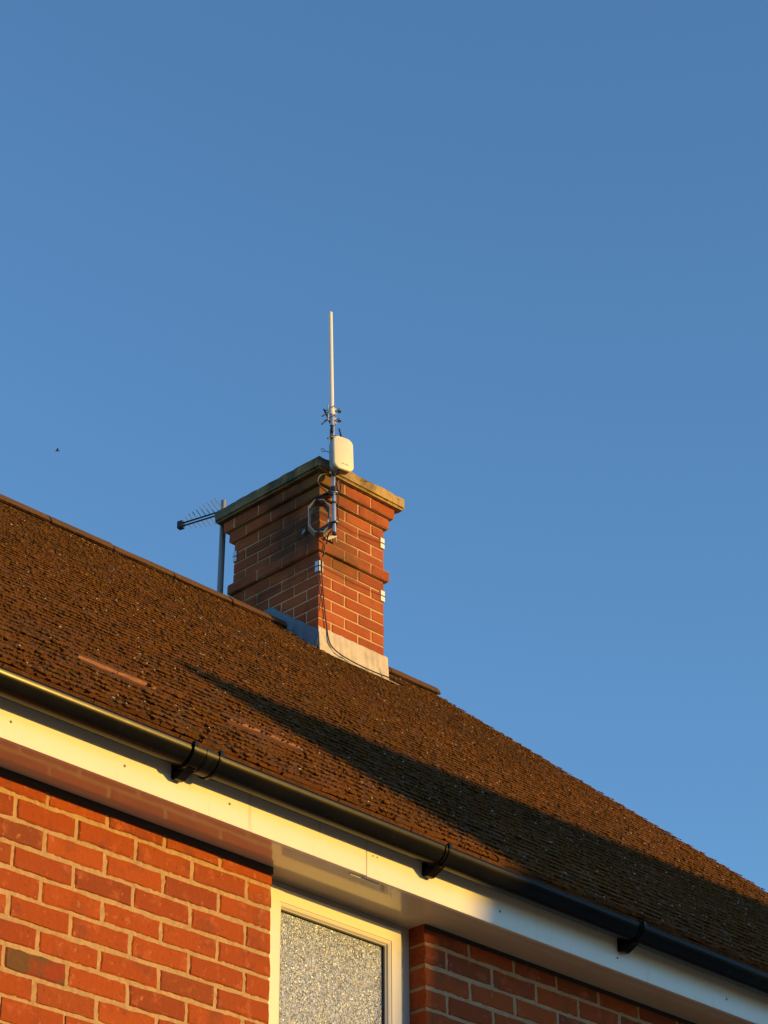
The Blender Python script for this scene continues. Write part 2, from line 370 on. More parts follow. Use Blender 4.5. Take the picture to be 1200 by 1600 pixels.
# gutter
gut = empty('gutter', None, parent=house)
GY, GR, GZC = -.2235, .050, .2095
def gut_prof(r0, r1, a0=180, a1=362, lip=True, n=22):
    P = [(GY+r1*math.cos(R(a0+(a1-a0)*i/n)), GZC+r1*math.sin(R(a0+(a1-a0)*i/n))) for i in range(n+1)]
    Q = [(GY+r0*math.cos(R(a0+(a1-a0)*i/n)), GZC+r0*math.sin(R(a0+(a1-a0)*i/n))) for i in range(n, -1, -1)]
    if lip: P = [(GY-r1+.005, GZC+.004), (GY-r1-.001, GZC+.0045), (GY-r1-.002, GZC+.001)] + P
    return P + Q
for a, b in ((-3.1, -.525), (-.5225, 2.9), (2.9025, 5.06)):
    MB().prism(gut_prof(GR-.0022, GR), 'x', a, b).build('gutter_length', gutter_m, gut, smooth=True)
def bracket(x, union=False):
    e = empty('gutter_union' if union else 'gutter_bracket', None, parent=gut)
    hw = .055 if union else .015
    nm = 'socket' if union else 'strap'
    MB().prism(gut_prof(GR+.0008, GR+.0045, 176, 364, False), 'x', x-hw, x+hw).build(nm, gutter_m, e, smooth=True)
    for s_ in ((-1, 1) if union else (1,)):
        cx = x + s_*(hw-.004) if union else x
        MB().prism(gut_prof(GR+.0046, GR+.0085, 172, 368, False), 'x', cx-.0045, cx+.0045).build('rib', gutter_m, e, smooth=True)
        MB().box(cx-.007, cx+.007, GY-GR-.011, GY-GR+.004, GZC-.006, GZC+.013, .002).build('clip', gutter_m, e)
    if union:
        MB().prism(gut_prof(GR+.0046, GR+.0066, 176, 364, False), 'x', x-.004, x+.002).build('rib', gutter_m, e, smooth=True)
    # arm dropping to the fascia under the gutter
    bx = x - (.03 if union else 0)
    pr = [(-.1675,.138),(-.176,.132),(-.190,.131),(-.215,.143),(-.2375,.155),(-.2305,.1585),(-.205,.1545),(-.1675,.158)]
    MB().prism(pr, 'x', bx-.016, bx+.016).build('arm', gutter_m, e)
    MB().box(bx-.019, bx+.019, -.1725, -.1672, .136, .205, .002).build('back_plate', gutter_m, e)
bracket(.527); bracket(1.52); bracket(2.52); bracket(3.5); bracket(-.525, True); bracket(-1.45); bracket(-2.4)

# ------------------------------------------------------------------ roof
roof = empty('roof', None, parent=house)
Y0, Z0, YR, PITCHM = -.22, .273, 4.17, .84
X0R, X1R = -3.1, 5.16
TH = math.atan(PITCHM); CT, ST = math.cos(TH), math.sin(TH)
SL = (YR-Y0)/CT
def sag(x, s): return (x-3.3)*.0105*np.clip(s/SL, 0, 1.05)
def rp(x, s, n=0.0):
    """point on the front roof slope: x, distance s up the slope from the eaves, n above the batten plane"""
    return (x, Y0+s*CT-n*ST, Z0-.022+s*ST+n*CT+sag(x, s))
def rpv(x, s, n): return np.stack([x, Y0+s*CT-n*ST, Z0-.022+s*ST+n*CT+sag(x, s)], -1)
def tile_shape(seed):
    q = random.Random(seed); Lt = .262; T = .0125; nx = 4
    xs = np.linspace(-.0812, .0812, nx+1); V = []
    fr = [q.uniform(-.003,.003) for _ in xs]; fz = [q.uniform(-.0012,.0012) for _ in xs]
    for (s, nb, nt) in ((0, .0125, .0125+T), (.09, .0085, .0085+T), (Lt, .0005, .0005+T*.9)):
        for i, x in enumerate(xs):
            cb = .002*(1-(x/.0812)**2)
            V.append((x, s+(fr[i] if s == 0 else 0), nb+cb+fz[i])); V.append((x, s+(fr[i]*.6 if s == 0 else 0), nt+cb+fz[i]))
    F = []; W = 2*(nx+1)
    for r_ in range(2):
        for i in range(nx):
            a = r_*W+2*i
            F.append((a+1, a+3, a+W+3, a+W+1))
            F.append((a, a+W, a+W+2, a+2))
        F.append((r_*W, r_*W+1, (r_+1)*W+1, (r_+1)*W)); e = 2*nx
        F.append((r_*W+e, (r_+1)*W+e, (r_+1)*W+e+1, r_*W+e+1))
    for i in range(nx): F.append((2*i, 2*i+2, 2*i+3, 2*i+1))
    return np.array(V), F
TS = [tile_shape(300+i) for i in range(10)]
TME = []
for v, f in TS:
    for mt in (tile_m, cleantile_m):
        me = bpy.data.meshes.new('tile')
        # local frame: x, up-slope, normal -> world orientation
        P_ = np.stack([v[:, 0], v[:, 1]*CT-v[:, 2]*ST, v[:, 1]*ST+v[:, 2]*CT], -1)
        me.from_pydata(P_.tolist(), [], f); me.materials.append(tile_m); me.update()
        if mt is cleantile_m:
            me.materials.append(cleantile_m)
            for pl in me.polygons:
                if abs(pl.normal.dot(Vector((0, -CT, -ST)))) > .8: pl.material_index = 1
        bm = bmesh.new(); bm.from_mesh(me); bmesh.ops.recalc_face_normals(bm, faces=bm.faces[:]); bm.to_mesh(me); bm.free()
        TME.append(me)
rows = int(SL/.1)+1; tiles = []
for j in range(rows):
    s = -.03+j*.1
    off = 0 if j % 2 else .0825
    x = X1R - .081
    if j % 2: x -= .0
    xs = []
    xx = X1R-.0815 - off
    while xx > X0R: xs.append(xx); xx -= .165
    for xx in xs: tiles.append((j, s, xx))
    if off: tiles.append((j, s, X1R-.0815+.0))     # tile-and-a-half closing the verge
# camera frustum test for the parts
def tocam(P):
    d = Vector(P)-CAM; z = d.dot(fw); return 600+3713.87*d.dot(rr)/z, 800-3713.87*d.dot(uu)/z, z
CLEAN = {}
def near_clean(xx, s):
    return None
vis = []
for idx, (j, s, xx) in enumerate(tiles):
    u_, v_, z_ = tocam(rp(xx, s, .02))
    inside = -20 < u_ < 1220 and v_ < 1620
    # chimney footprint
    if 3.83 < xx < 4.32 and Y0+s*CT > 3.86: continue
    vis.append((z_ if inside else 999, idx))
vis.sort(); part_ids = {i for z, i in vis[:285] if z < 900}; keep = {i for z, i in vis}
CL = [(-.58,.325),(-.41,.325),(.06,.310),(.225,.310)]
clean_idx = set()
for cx, cy in CL:
    best = min(keep, key=lambda i: abs(tiles[i][2]-cx)+3*abs(Y0+tiles[i][1]*CT-cy)); clean_idx.add(best)
V = []; F = []; base = 0
for idx in sorted(keep):
    j, s, xx = tiles[idx]
    jx, js, jn = rng.uniform(-.002,.002), rng.uniform(-.004,.004), rng.uniform(-.001,.003)
    k = rng.randrange(10)
    if idx in clean_idx: js = .004; jn = .006; jx *= .3
    if idx in part_ids or idx in clean_idx:
        o = obj('tile', TME[2*k+(1 if idx in clean_idx else 0)], roof, rp(xx+jx, s+js, jn)); o.rotation_euler = (rng.uniform(-.008,.008), rng.uniform(-.006,.006), rng.uniform(-.006,.006))
    else:
        v, f = TS[k]; tw = rng.uniform(-.012,.012); tz = rng.uniform(-.006,.006)
        P_ = rpv(v[:, 0]+xx+jx+tz*v[:, 1], v[:, 1]+s+js-tz*v[:, 0], v[:, 2]+jn+tw*v[:, 0])
        V.append(P_); F += [tuple(a+base for a in ff) for ff in f]; base += len(v)
me = bpy.data.meshes.new('roof_tiles'); me.from_pydata(np.concatenate(V).tolist(), [], F); me.materials.append(tile_m); me.update()
bm = bmesh.new(); bm.from_mesh(me); bmesh.ops.recalc_face_normals(bm, faces=bm.faces[:]); bm.to_mesh(me); bm.free()
obj('roof_tiles', me, roof, stuff=True)
# undereaves course of short tiles
V = []; F = []
for i in range(52):
    xx = X1R-.0815-.165*i; jj = rng.uniform(-.003,.003)
    k_ = len(V); V += [rp(xx+a, s_+jj, n_) for n_ in (-.0005, .0118) for (a, s_) in ((-.081,-.034),(.081,-.034),(.081,.12),(-.081,.12))]
    F += [tuple(k_+q for q in f) for f in ((0,3,2,1),(4,5,6,7),(0,1,5,4),(1,2,6,5),(2,3,7,6),(3,0,4,7))]
obj('undereaves_tiles', mesh('undereaves_tiles', V, F, tile_m), roof, stuff=True)
# deck under the tiles, back slope
V = [rp(X0R, .03, -.004), rp(X1R-.03, .03, -.004), rp(X1R-.03, SL, -.004), rp(X0R, SL, -.004)]
V += [(X0R, 8.56, .25), (X1R-.03, 8.56, .25)]
obj('roof_deck', mesh('roof_deck', V, [(0,1,2,3),(3,2,5,4)], black_m), roof)
V2 = []; F2 = []
for j in range(57):
    y0_, y1_ = YR+.04+j*.0765, YR+.04+(j+1)*.0765+.03; z0_ = Z0+PITCHM*(YR-Y0)-PITCHM*(y0_-YR)+.012; z1_ = Z0+PITCHM*(YR-Y0)-PITCHM*(y1_-YR)+.024
    k_ = len(V2); V2 += [(X0R, y0_, z0_), (X1R, y0_, z0_), (X1R, y1_, z1_), (X0R, y1_, z1_), (X1R, y1_, z1_-.012), (X0R, y1_, z1_-.012)]
    F2 += [(k_, k_+1, k_+2, k_+3), (k_+3, k_+2, k_+4, k_+5)]
obj('back_slope', mesh('back_slope', V2, F2, tile_m), roof, stuff=True)

# value noise for clustering
def vnoise(x, y, sc, seed):
    r_ = np.random.RandomState(seed).rand(256, 256); X = x*sc; Y = y*sc
    xi = np.floor(X).astype(int); yi = np.floor(Y).astype(int); fx = X-xi; fy = Y-yi; fx = fx*fx*(3-2*fx); fy = fy*fy*(3-2*fy)
    g_ = lambda a, b: r_[a % 256, b % 256]
    return (g_(xi, yi)*(1-fx)+g_(xi+1, yi)*fx)*(1-fy)+(g_(xi, yi+1)*(1-fx)+g_(xi+1, yi+1)*fx)*fy
def in_view(x, s, pad=30):
    P = rpv(x, s, np.full_like(x, .02)) - np.array(CAM)
    z = P@np.array(fw); u_ = 600+3713.87*(P@np.array(rr))/z; v_ = 800-3713.87*(P@np.array(uu))/z
    return (u_ > -pad-60) & (u_ < 1200+pad+60) & (v_ < 1600+pad), z
bmi = bmesh.new(); bmesh.ops.create_icosphere(bmi, subdivisions=1, radius=1)
ICO = np.array([v.co[:] for v in bmi.verts]); ICF = np.array([[v.index for v in f.verts] for f in bmi.faces]); bmi.free()
OCT = np.array([(1,0,0),(0,1,0),(-1,0,0),(0,-1,0),(0,0,1),(0,0,-1)], float); OCF = np.array([(0,1,4),(1,2,4),(2,3,4),(3,0,4),(1,0,5),(2,1,5),(3,2,5),(0,3,5)])
def scatter(name, material, N, smin, smax, hmin, hmax, thr, seed, edge=.6, elong=1.6, base=.020, B=ICO, BF=ICF, wide=False):
    q = np.random.RandomState(seed)
    x = q.uniform(X0R+.02, X1R-.01, N*4); s = q.uniform(-.03, SL-.08, N*4)
    row = np.floor((s+.03)/.1)*.1-.03; e = q.rand(N*4) < edge
    s = np.where(e, row+np.abs(q.normal(0, .012, N*4))-.002, s)
    ok, z = in_view(x, s)
    if wide: ok = ok | (q.rand(len(x)) < .04)
    d = .55*vnoise(x, s, 1.7, seed+1)+.45*vnoise(x, s, 7, seed+2)
    ok &= q.rand(N*4)*.35+d > thr
    yy = Y0+s*CT
    for (cx_, cy_) in CL: ok &= ~((np.abs(x-cx_) < .084) & (yy > cy_-.115) & (yy < cy_-.02))
    ok &= (x < X1R-.012)
    ok &= ~((x > 3.79) & (x < 4.36) & (Y0+s*CT > 3.79))
    x, s = x[ok][:N], s[ok][:N]; n = len(x)
    fr = ((s+.03) % .1)/.1
    nn = base + .012*(1-fr)
    a = q.uniform(smin, smax, n)*(1+.5*q.rand(n)**4); b = a/q.uniform(1, elong, n)*.8; h = q.uniform(hmin, hmax, n)
    th = q.normal(0, .5, n); ct, st = np.cos(th), np.sin(th)
    L = B[None]*(1+q.uniform(-.22, .22, (n, len(B), 1)))
    lx = L[..., 0]*a[:, None]; ly = L[..., 1]*b[:, None]; lz = L[..., 2]*h[:, None]
    px = x[:, None]+lx*ct[:, None]-ly*st[:, None]; ps = s[:, None]+lx*st[:, None]+ly*ct[:, None]; pn = nn[:, None]+lz
    V = rpv(px, ps, pn).reshape(-1, 3).astype(np.float32)
    Fx = (BF[None]+(np.arange(n)*len(B))[:, None, None]).reshape(-1).astype(np.int32)
    me = bpy.data.meshes.new(name); me.vertices.add(len(V)); me.vertices.foreach_set('co', V.ravel())
    nf = len(Fx)//3; me.loops.add(nf*3); me.loops.foreach_set('vertex_index', Fx)
    me.polygons.add(nf); me.polygons.foreach_set('loop_start', np.arange(nf, dtype=np.int32)*3)
    try: me.polygons.foreach_set('loop_total', np.full(nf, 3, np.int32))
    except Exception: pass
    me.update(calc_edges=True); me.validate(); me.materials.append(material)
    me.polygons.foreach_set('use_smooth', [True]*nf)
    obj(name, me, roof, stuff=True); return n
scatter('moss', moss_m, 60000, .004, .010, .0018, .0045, .34, 11, edge=.38, elong=2.2)
scatter('moss_pads', moss_m, 16000, .009, .020, .002, .0045, .38, 61, edge=.22, elong=2.8)
scatter('moss_clumps', moss_m, 3500, .009, .020, .004, .008, .66, 21, edge=.5, elong=2.4)
scatter('moss_crumbs', tile_m, 40000, .0022, .005, .0012, .0035, .30, 31, edge=.3, B=OCT, BF=OCF)
scatter('lichen', lichen_m, 430, .0032, .0068, .0015, .0035, .52, 41, edge=.5, base=.026, elong=2.6)

# ridge tiles
AP = Z0+PITCHM*(YR-Y0)
def ridge_piece(x0, x1, seed):
    q = random.Random(seed); prof = []
    n = 10; dz = q.uniform(-.003, .004)
    for (rad, rev) in ((1, False), (0, True)):
        pts = []
        for i in range(n+1):
            a = R(20+140*i/n); rr_ = .118+(.016 if rad else 0)
            pts.append((-rr_*math.cos(a), AP-.108+rr_*math.sin(a)*1.0+dz))
        prof += pts[::-1] if rev else pts
    V = []; npf = len(prof)
    for x in np.linspace(x0, x1, 4):
        for (dy, z) in prof: V.append((x+q.uniform(-.002,.002), YR+dy+q.uniform(-.0015,.0015), z+(x-3.3)*.0105+q.uniform(-.0015,.0015)))
    F = [(r_*npf+k, r_*npf+(k+1) % npf, (r_+1)*npf+(k+1) % npf, (r_+1)*npf+k) for r_ in range(3) for k in range(npf)]
    F += [tuple(range(npf)), tuple(3*npf+k for k in range(npf))][::1]
    me = mesh('ridge_tile', V, F, ridge_m)
    bm = bmesh.new(); bm.from_mesh(me); bmesh.ops.recalc_face_normals(bm, faces=bm.faces[:])
    bm.to_mesh(me); bm.free(); obj('ridge_tile', me, roof)
x = X1R-.05; i = 0
while x > 4.40: x0_ = max(x-.445, 4.356); ridge_piece(x0_+.006, x, 900+i); x = x0_; i += 1
x = 3.79
while x > X0R: ridge_piece(x-.445, x-.007, 950+i); x -= .45; i += 1
bd = MB()
for a, b in ((X0R, 3.785), (4.358, X1R-.05)):
    bd.add([(a, YR-.118, AP-.118+(a-3.3)*.0105), (b, YR-.118, AP-.118+(b-3.3)*.0105), (b, YR-.095, AP-.045+(b-3.3)*.0105), (a, YR-.095, AP-.045+(a-3.3)*.0105),
            (b, YR+.11, AP-.07), (a, YR+.11, AP-.07)], [(0,1,2,3),(3,2,4,5)])
bd.build('ridge_bedding', bed_m, roof)
# verge: mortar fillet under the tile ends
V = []
for s in (0, SL-.02):
    for n_, xo in ((.003, -.02), (-.05, -.02), (-.05, -.06), (.003, -.06)): V.append(rp(X1R+xo, s, n_))
obj('verge_fillet', mesh('verge_fillet', V, [(0,1,5,4),(1,2,6,5),(2,3,7,6),(3,0,4,7),(0,3,2,1),(4,5,6,7)], bed_m), roof)

# ------------------------------------------------------------------ chimney
chim = empty('chimney', None, parent=house)
CX, CY, CZ, CW, CD = 3.797, 3.799, 3.805, .5525, .7775
bcache = {}
def cb(L, D, seed, material):
    key = (round(L, 3), round(D, 3), seed, material.name)
    if key not in bcache: bcache[key] = brick_mesh(L, D, .0645, material, seed+int(L*1000), .0022)
    return bcache[key]
hid = MB(); core = MB()
def bx(x0, x1, y0, y1, k, e=0, pr=0):
    """one chimney brick as a worn box"""
    z0, z1 = CZ+k*C+.005, CZ+(k+1)*C-.005
    return (x0, x1, y0, y1, z0, z1)
def worn_box(dx, dy, dz, material, seed):
    key = ('w', round(dx, 4), round(dy, 4), seed, material.name)
    if key in bcache: return bcache[key]
    bm = bmesh.new(); bmesh.ops.create_cube(bm, size=1)
    for v in bm.verts: v.co = Vector((v.co.x*dx, v.co.y*dy, v.co.z*dz))
    bmesh.ops.bevel(bm, geom=bm.edges[:], offset=.0035, segments=1, affect='EDGES')
    q = random.Random(seed*31+int(dx*997))
    for v in bm.verts: v.co += Vector((q.uniform(-1,1), q.uniform(-1,1), q.uniform(-1,1)))*.0016
    me = bpy.data.meshes.new('brick'); bm.to_mesh(me); bm.free(); me.materials.append(material); bcache[key] = me; return me
def seg(total, first):
    """joint layout: list of (a,b) along a face of given length"""
    out = []; a = 0; Ls = [.1025, .215] if first == 'h' else [.215, .215]
    L = Ls[0]
    while a < total-.02:
        b = min(a+L, total); 
        if total-b < .06: b = total
        out.append((a, b)); a = b+.010; L = .215
    return out
TOPK = 14
for k in range(-4, TOPK):
    e = .025 if k in (7, 12) else (.050 if k == 13 else 0.0)
    x0, x1, y0, y1 = CX-e, CX+CW+e, CY-e, CY+CD+e
    core.box(x0+.0045, x1-.0045, y0+.0045, y1-.0045, CZ+k*C+(.003 if e else 0), CZ+(k+1)*C-(.003 if e else 0)+.0001*k)
    z = CZ+(k+.5)*C
    def place(a0, a1, b0, b1, visible):
        if not visible: hid.box(a0, a1, b0, b1, z-.0325, z+.0325); return
        mt = chim_m
        nearcorner = (a0 < CX+.12 and b0 < CY+.16)
        leftcorner = (a0 < CX and b0 < CY+.35)
        if False : mt = chim_m
        me = worn_box(a1-a0, b1-b0, .065, mt, rng.randrange(4))
        o = obj('brick', me, chim, ((a0+a1)/2+rng.uniform(-.0008,.0008), (b0+b1)/2+rng.uniform(-.0008,.0008), z)); 
        o.rotation_euler = (0, 0, rng.uniform(-.004,.004))
    W_, D_ = x1-x0, y1-y0
    if k % 2:    # front stretcher first, left header first
        xs = seg(W_, 's'); ys = seg(D_-.1125, 's')
        for i, (a, b) in enumerate(xs): place(x0+a, x0+b, y0, y0+.1025, k >= 0)
        for (a, b) in ys: place(x0, x0+.1025, y0+.1125+a, y0+.1125+b, True)
        for (a, b) in seg(D_-.1125-.1125, 's'): place(x1-.1025, x1, y0+.1125+a, y0+.1125+b, False)
        place(x0+.1125, x1, y1-.1025, y1, False)
    else:        # front: left brick shows its end
        ys = seg(D_, 's')
        for (a, b) in ys: place(x0, x0+.1025, y0+a, y0+b, True)
        for (a, b) in seg(W_-.1125, 's'): place(x0+.1125+a, x0+.1125+b, y0, y0+.1025, k >= 0)
        place(x1-.1025, x1, y0+.1125, y1, False); place(x0+.1125, x1-.1125, y1-.1025, y1, False)
hid.build('brickwork', chim_m, chim, stuff=True); core.build('mortar', cmortar_m, chim)
# concrete cap: rounded, chipped slab
def cap():
    bm = bmesh.new(); bmesh.ops.create_cube(bm, size=1)
    x0, x1, y0, y1, z0, z1 = CX-.092, CX+CW+.110, CY-.090, CY+CD+.105, CZ+TOPK*C, CZ+TOPK*C+.092
    for v in bm.verts: v.co = Vector(((x0+x1)/2+v.co.x*(x1-x0), (y0+y1)/2+v.co.y*(y1-y0), (z0+z1)/2+v.co.z*(z1-z0)))
    bmesh.ops.bevel(bm, geom=bm.edges[:], offset=.014, segments=3, affect='EDGES')
    bmesh.ops.subdivide_edges(bm, edges=[e for e in bm.edges if e.calc_length() > .3], cuts=26, use_grid_fill=True)
    bmesh.ops.subdivide_edges(bm, edges=[e for e in bm.edges if e.calc_length() > .05 ], cuts=2, use_grid_fill=True)
    q = random.Random(3); bm.normal_update()
    from mathutils import noise
    for v in bm.verts:
        nz = noise.noise(v.co*14)*.006+noise.noise(v.co*45)*.0035
        v.co += v.normal*(nz-.002)
        if v.co.z > (z0+z1)/2 and abs(v.co.x-(CX-.06)) < .1 and v.co.y < CY: v.co.z -= .004
    me = bpy.data.meshes.new('cap'); bm.to_mesh(me); bm.free(); me.materials.append(cap_m)
    obj('cap', me, chim)
cap()
# two flue bases just showing height behind the slab are hidden; mortar flaunching on top
MB().prism([(CX+.06, CY+.08), (CX+CW-.06, CY+.08), (CX+CW-.06, CY+CD-.08), (CX+.06, CY+CD-.08)], 'z', CZ+TOPK*C+.088, CZ+TOPK*C+.098).build('flaunching', cmortar_m, chim)
# lead: front apron (pale), left side soaker (grey)
nx = 24; V = []; F = []
for i in range(nx+1):
    x = CX-.012+(CW+.030)*i/nx; wv = .0025*math.sin(i*1.3)+.002*math.sin(i*2.9)
    s_front = (CY-CY+3.79-Y0)/CT
    zr = Z0+PITCHM*(3.775-Y0)+(x-3.3)*.0105*.92
    ztop = CZ+.002-.008*abs(math.sin(i*.8))*.5
    for (y, z) in ((CY-.006+wv*.5, ztop+.008), (CY-.011+wv*.5, ztop-.002), (CY-.013+wv, (ztop+zr)/2+.01), (CY-.017+wv, zr+.012), (CY-.024, zr+.004), (CY-.115, zr+.004-PITCHM*.09+.018)):
        V.append((x, y, z))
for i in range(nx):
    for j in range(5): a = i*6+j; F.append((a, a+1, a+7, a+6))
me = mesh('apron_flashing', V, F, apron_m); o = obj('apron_flashing', me, chim)
so_ = o.modifiers.new('solid', 'SOLIDIFY'); so_.thickness = .003; so_.offset = 1
V = []; F = []; n_ = 14
for i in range(n_+1):
    t = i/n_; y = CY-.012+t*.445; zt = 3.80+(y-3.806)*.742+.004*math.sin(i*1.7); zb = Z0+PITCHM*(y-Y0)+.012
    wv = .004*math.sin(i*2.1)
    for (dx, z) in ((-.0065, zt), (-.012+wv*.3, zt-.01), (-.016+wv, (zt+zb)/2), (-.022+wv, zb+.012), (-.050, zb-.001)): V.append((CX+dx, y, z))
for i in range(n_):
    for j in range(4): a = i*5+j; F.append((a, a+5, a+6, a+1))
o = obj('side_flashing', mesh('side_flashing', V, F, lead_m), chim); so_ = o.modifiers.new('solid', 'SOLIDIFY'); so_.thickness = .003; so_.offset = 0
xe = CX+CW+.012; zr = Z0+PITCHM*(3.775-Y0)
MB().add([(xe-.075, CY-.017, zr+.085), (xe+.004, CY-.019, zr+.125), (xe+.005, CY-.024, zr+.012), (xe-.055, CY-.025, zr+.03), (xe-.02, CY-.029, zr+.06)], [(0,1,4),(1,2,4),(2,3,4),(3,0,4)]).build('folded_corner', apron_m, chim)
MB().add([(CX-.012, CY-.018, zr+.150), (CX+.030, CY-.0195, zr+.115), (CX+.045, CY-.024, zr+.03), (CX-.010, CY-.026, zr+.02), (CX+.012, CY-.0255, zr+.08)], [(0,1,4),(1,2,4),(2,3,4),(3,0,4)]).build('folded_corner', apron_m, chim)
# folded end of the side flashing dressed over the ridge
mb = MB(); yb = CY+.43; zb = Z0+PITCHM*(yb-Y0)
mb.add([(CX-.014, yb-.01, zb+.005), (CX-.014, yb+.015, zb+.088), (CX-.060, yb+.09, zb+.045), (CX-.055, yb+.085, zb-.01), (CX-.02, yb+.10, zb+.060)], [(0,1,2,3),(1,4,2)])
mb.build('ridge_saddle', lead_m, chim)
mb = MB(); mb.add([(CX-.004, CY+.60, 3.93), (CX-.004, CY+.86, 3.70), (CX-.05, CY+.86, 3.70), (CX-.05, CY+.55, 3.985), (CX-.004, CY+.55, 4.01)], [(0,1,2,3,4)]); mb.build('back_flashing', lead_m, chim)

# ------------------------------------------------------------------ things fixed to the chimney
def cp(x, y, z): return Vector((CX+x, CY+y, CZ+z))
# --- mast with corner bracket
mast = empty('antenna_mast', cp(.0, -.13, .6), 'galvanised pole on a cranked octagonal bracket at the lit chimney corner', 'mast')
def mp(z, dx=0, dy=0): return cp(.0-.026*(z-.6)+dx, -.13+dy, z)
MB().tube([mp(.60), mp(1.49)], .0125, 14).build('pole', galv_m, mast, smooth=True)
MB().tube([mp(.585), mp(.602)], .0135, 14).build('pole_cap', black_m, mast, smooth=True)
MB().tube([mp(.66), mp(.672)], .0165, 12).build('tape_band', black_m, mast, smooth=True)
MB().tube([mp(.80), mp(.812)], .0155, 12).build('tape_band', black_m, mast, smooth=True)
# octagonal channel ring facing outwards from the corner
t_ = Vector((1, -1, 0)).normalized(); d_ = Vector((-1, -1, 0)).normalized(); zv = Vector((0, 0, 1))
cen = cp(-.012, -.012, .715) + d_*.055
hw, hh, ch_ = .066, .116, .050
loop = [(-hw, -hh+ch_), (-hw, hh-ch_), (-hw+ch_*.8, hh), (hw-ch_*.8, hh), (hw, hh-ch_), (hw, -hh+ch_), (hw-ch_*.8, -hh), (-hw+ch_*.8, -hh)]
def channel(loop, depth, inset, thick):
    mb = MB(); N = len(loop)
    # C profile: (in-plane inset from outline, along d_)
    prof = [(0, -depth/2), (0, depth/2), (inset, depth/2), (inset, depth/2-thick), (thick, depth/2-thick), (thick, -depth/2+thick), (inset*3, -depth/2+thick), (inset*3, -depth/2)]
    V = []
    for (a, b) in loop:
        ln = math.hypot(a, b)
        for (ins, dd) in prof:
            f_ = 1-ins*1.15/ln; V.append(cen + t_*a*f_ + zv*b*f_ + d_*dd)
    n = len(prof); F = [(i*n+k, ((i+1) % N)*n+k, ((i+1) % N)*n+(k+1) % n, i*n+(k+1) % n) for i in range(N) for k in range(n)]
    mb.add(V, F); return mb
channel(loop, .062, .006, .0032).build('bracket_ring', dullgalv_m, mast)
def bar(mb, a, b, w1, w2, upv=zv):
    a, b = Vector(a), Vector(b); t = (b-a); L = t.length; t.normalize(); s = t.cross(upv).normalized(); u = s.cross(t)
    mb.obb((a+b)/2, t*L/2, s*w1/2, u*w2/2); return mb
top = cen + t_*(.03) + zv*hh; bot = cen + t_*(.02) - zv*hh
bar(MB(), cen + zv*hh - t_*.02 + d_*.01, mp(.875, -.004, .014), .046, .022).build('bracket_arm', gutter_m, mast)
bar(MB(), cen - zv*(hh-.004) - t_*.01 + d_*.01, mp(.665, .0, .014), .044, .020).build('bracket_arm', black_m, mast)
for zz in (.875, .668):
    e = empty('mast_clamp', None, parent=mast)
    MB().obb(mp(zz, 0, .02), Vector((.034,0,0)), Vector((0,.003,0)), Vector((0,0,.018))).build('clamp_plate', galv_m, e)
    mb = MB()
    for s_ in (-1, 1): mb.tube([mp(zz, s_*.024, .045), mp(zz, s_*.022, -.01), mp(zz, s_*.008, -.024)], .0032, 8)
    mb.tube([mp(zz, -.008, -.024), mp(zz, .008, -.024)], .0032, 8); mb.build('v_bolt', galv_m, e, smooth=True)
    mb = MB()
    for s_ in (-1, 1): mb.tube([mp(zz, s_*.024, .024), mp(zz, s_*.024, .034)], .0068, 6)
    mb.build('bolt_nut', galv_m, e)
MB().tube([mp(.885), mp(.915)], .021, 12).build('collar', black_m, mast, smooth=True)
# foot plates gripping the lit face below and beside the bracket
bar(MB(), cp(.02, -.04, .60), cp(.075, -.07, .635), .004, .018).build('strap_plate', white_m, mast)
bar(MB(), cp(.07, -.07, .645), cp(.125, -.02, .63), .004, .022).build('strap_plate', white_m, mast)
bar(MB(), cp(-.03, .10, .70), cp(-.012, .14, .70), .004, .02).build('eye_bolt', galv_m, mast)
MB().tube([cp(-.055,-.03,.745), cp(-.085,-.085,.735), cp(-.05,-.06,.775)], .0025, 6).build('tie_wire', galv_m, mast, smooth=True)

# --- upright omni antenna
def ap(z): return cp(-.020-.026*(z-.6), -.145, z-.04)
om = empty('whip_antenna', ap(1.42), 'slender white upright aerial tube clamped to the top of the mast', 'antenna')
MB().tube([ap(1.46), ap(1.50), ap(1.51), ap(2.20), ap(2.225), ap(2.232)], [.0175,.0175,.0150,.0140,.0138,.007], 16).build('radome', white_m, om, smooth=True)
MB().tube([ap(1.38), ap(1.46)], .0145, 14).build('ferrule', galv_m, om, smooth=True)
MB().tube([ap(1.335), ap(1.38)], .010, 10).build('connector', black_m, om, smooth=True)
for zz in (1.395, 1.465):
    e = empty('pole_clamp', None, parent=om)
    MB().obb(cp(-.033, -.137, zz), Vector((.036,0,0)), Vector((0,.004,0)), Vector((0,0,.022))).build('clamp_plate', galv_m, e)
    mb = MB()
    for s_ in (-1, 1): mb.tube([cp(-.033+s_*.022, -.137-.05, zz), cp(-.033+s_*.022, -.137+.045, zz)], .003, 8)
    mb.build('clamp_bolt', dullgalv_m, e)
    mb = MB(); mb.tube([cp(.004, -.15, zz+.0), cp(.022, -.158, zz+.002)], .008, 6); mb.build('wing_nut', black_m, e)
bar(MB(), cp(-.05, -.14, 1.36), cp(-.065, -.10, 1.47), .02, .008).build('clamp_back', black_m, om)
for (a, b) in (((-.062,-.13,1.435), (-.105,-.125,1.39)), ((-.062,-.13,1.385), (-.108,-.125,1.33))):
    MB().tube([cp(*a), cp(*b)], .0042, 8).build('bolt_tail', black_m, om)

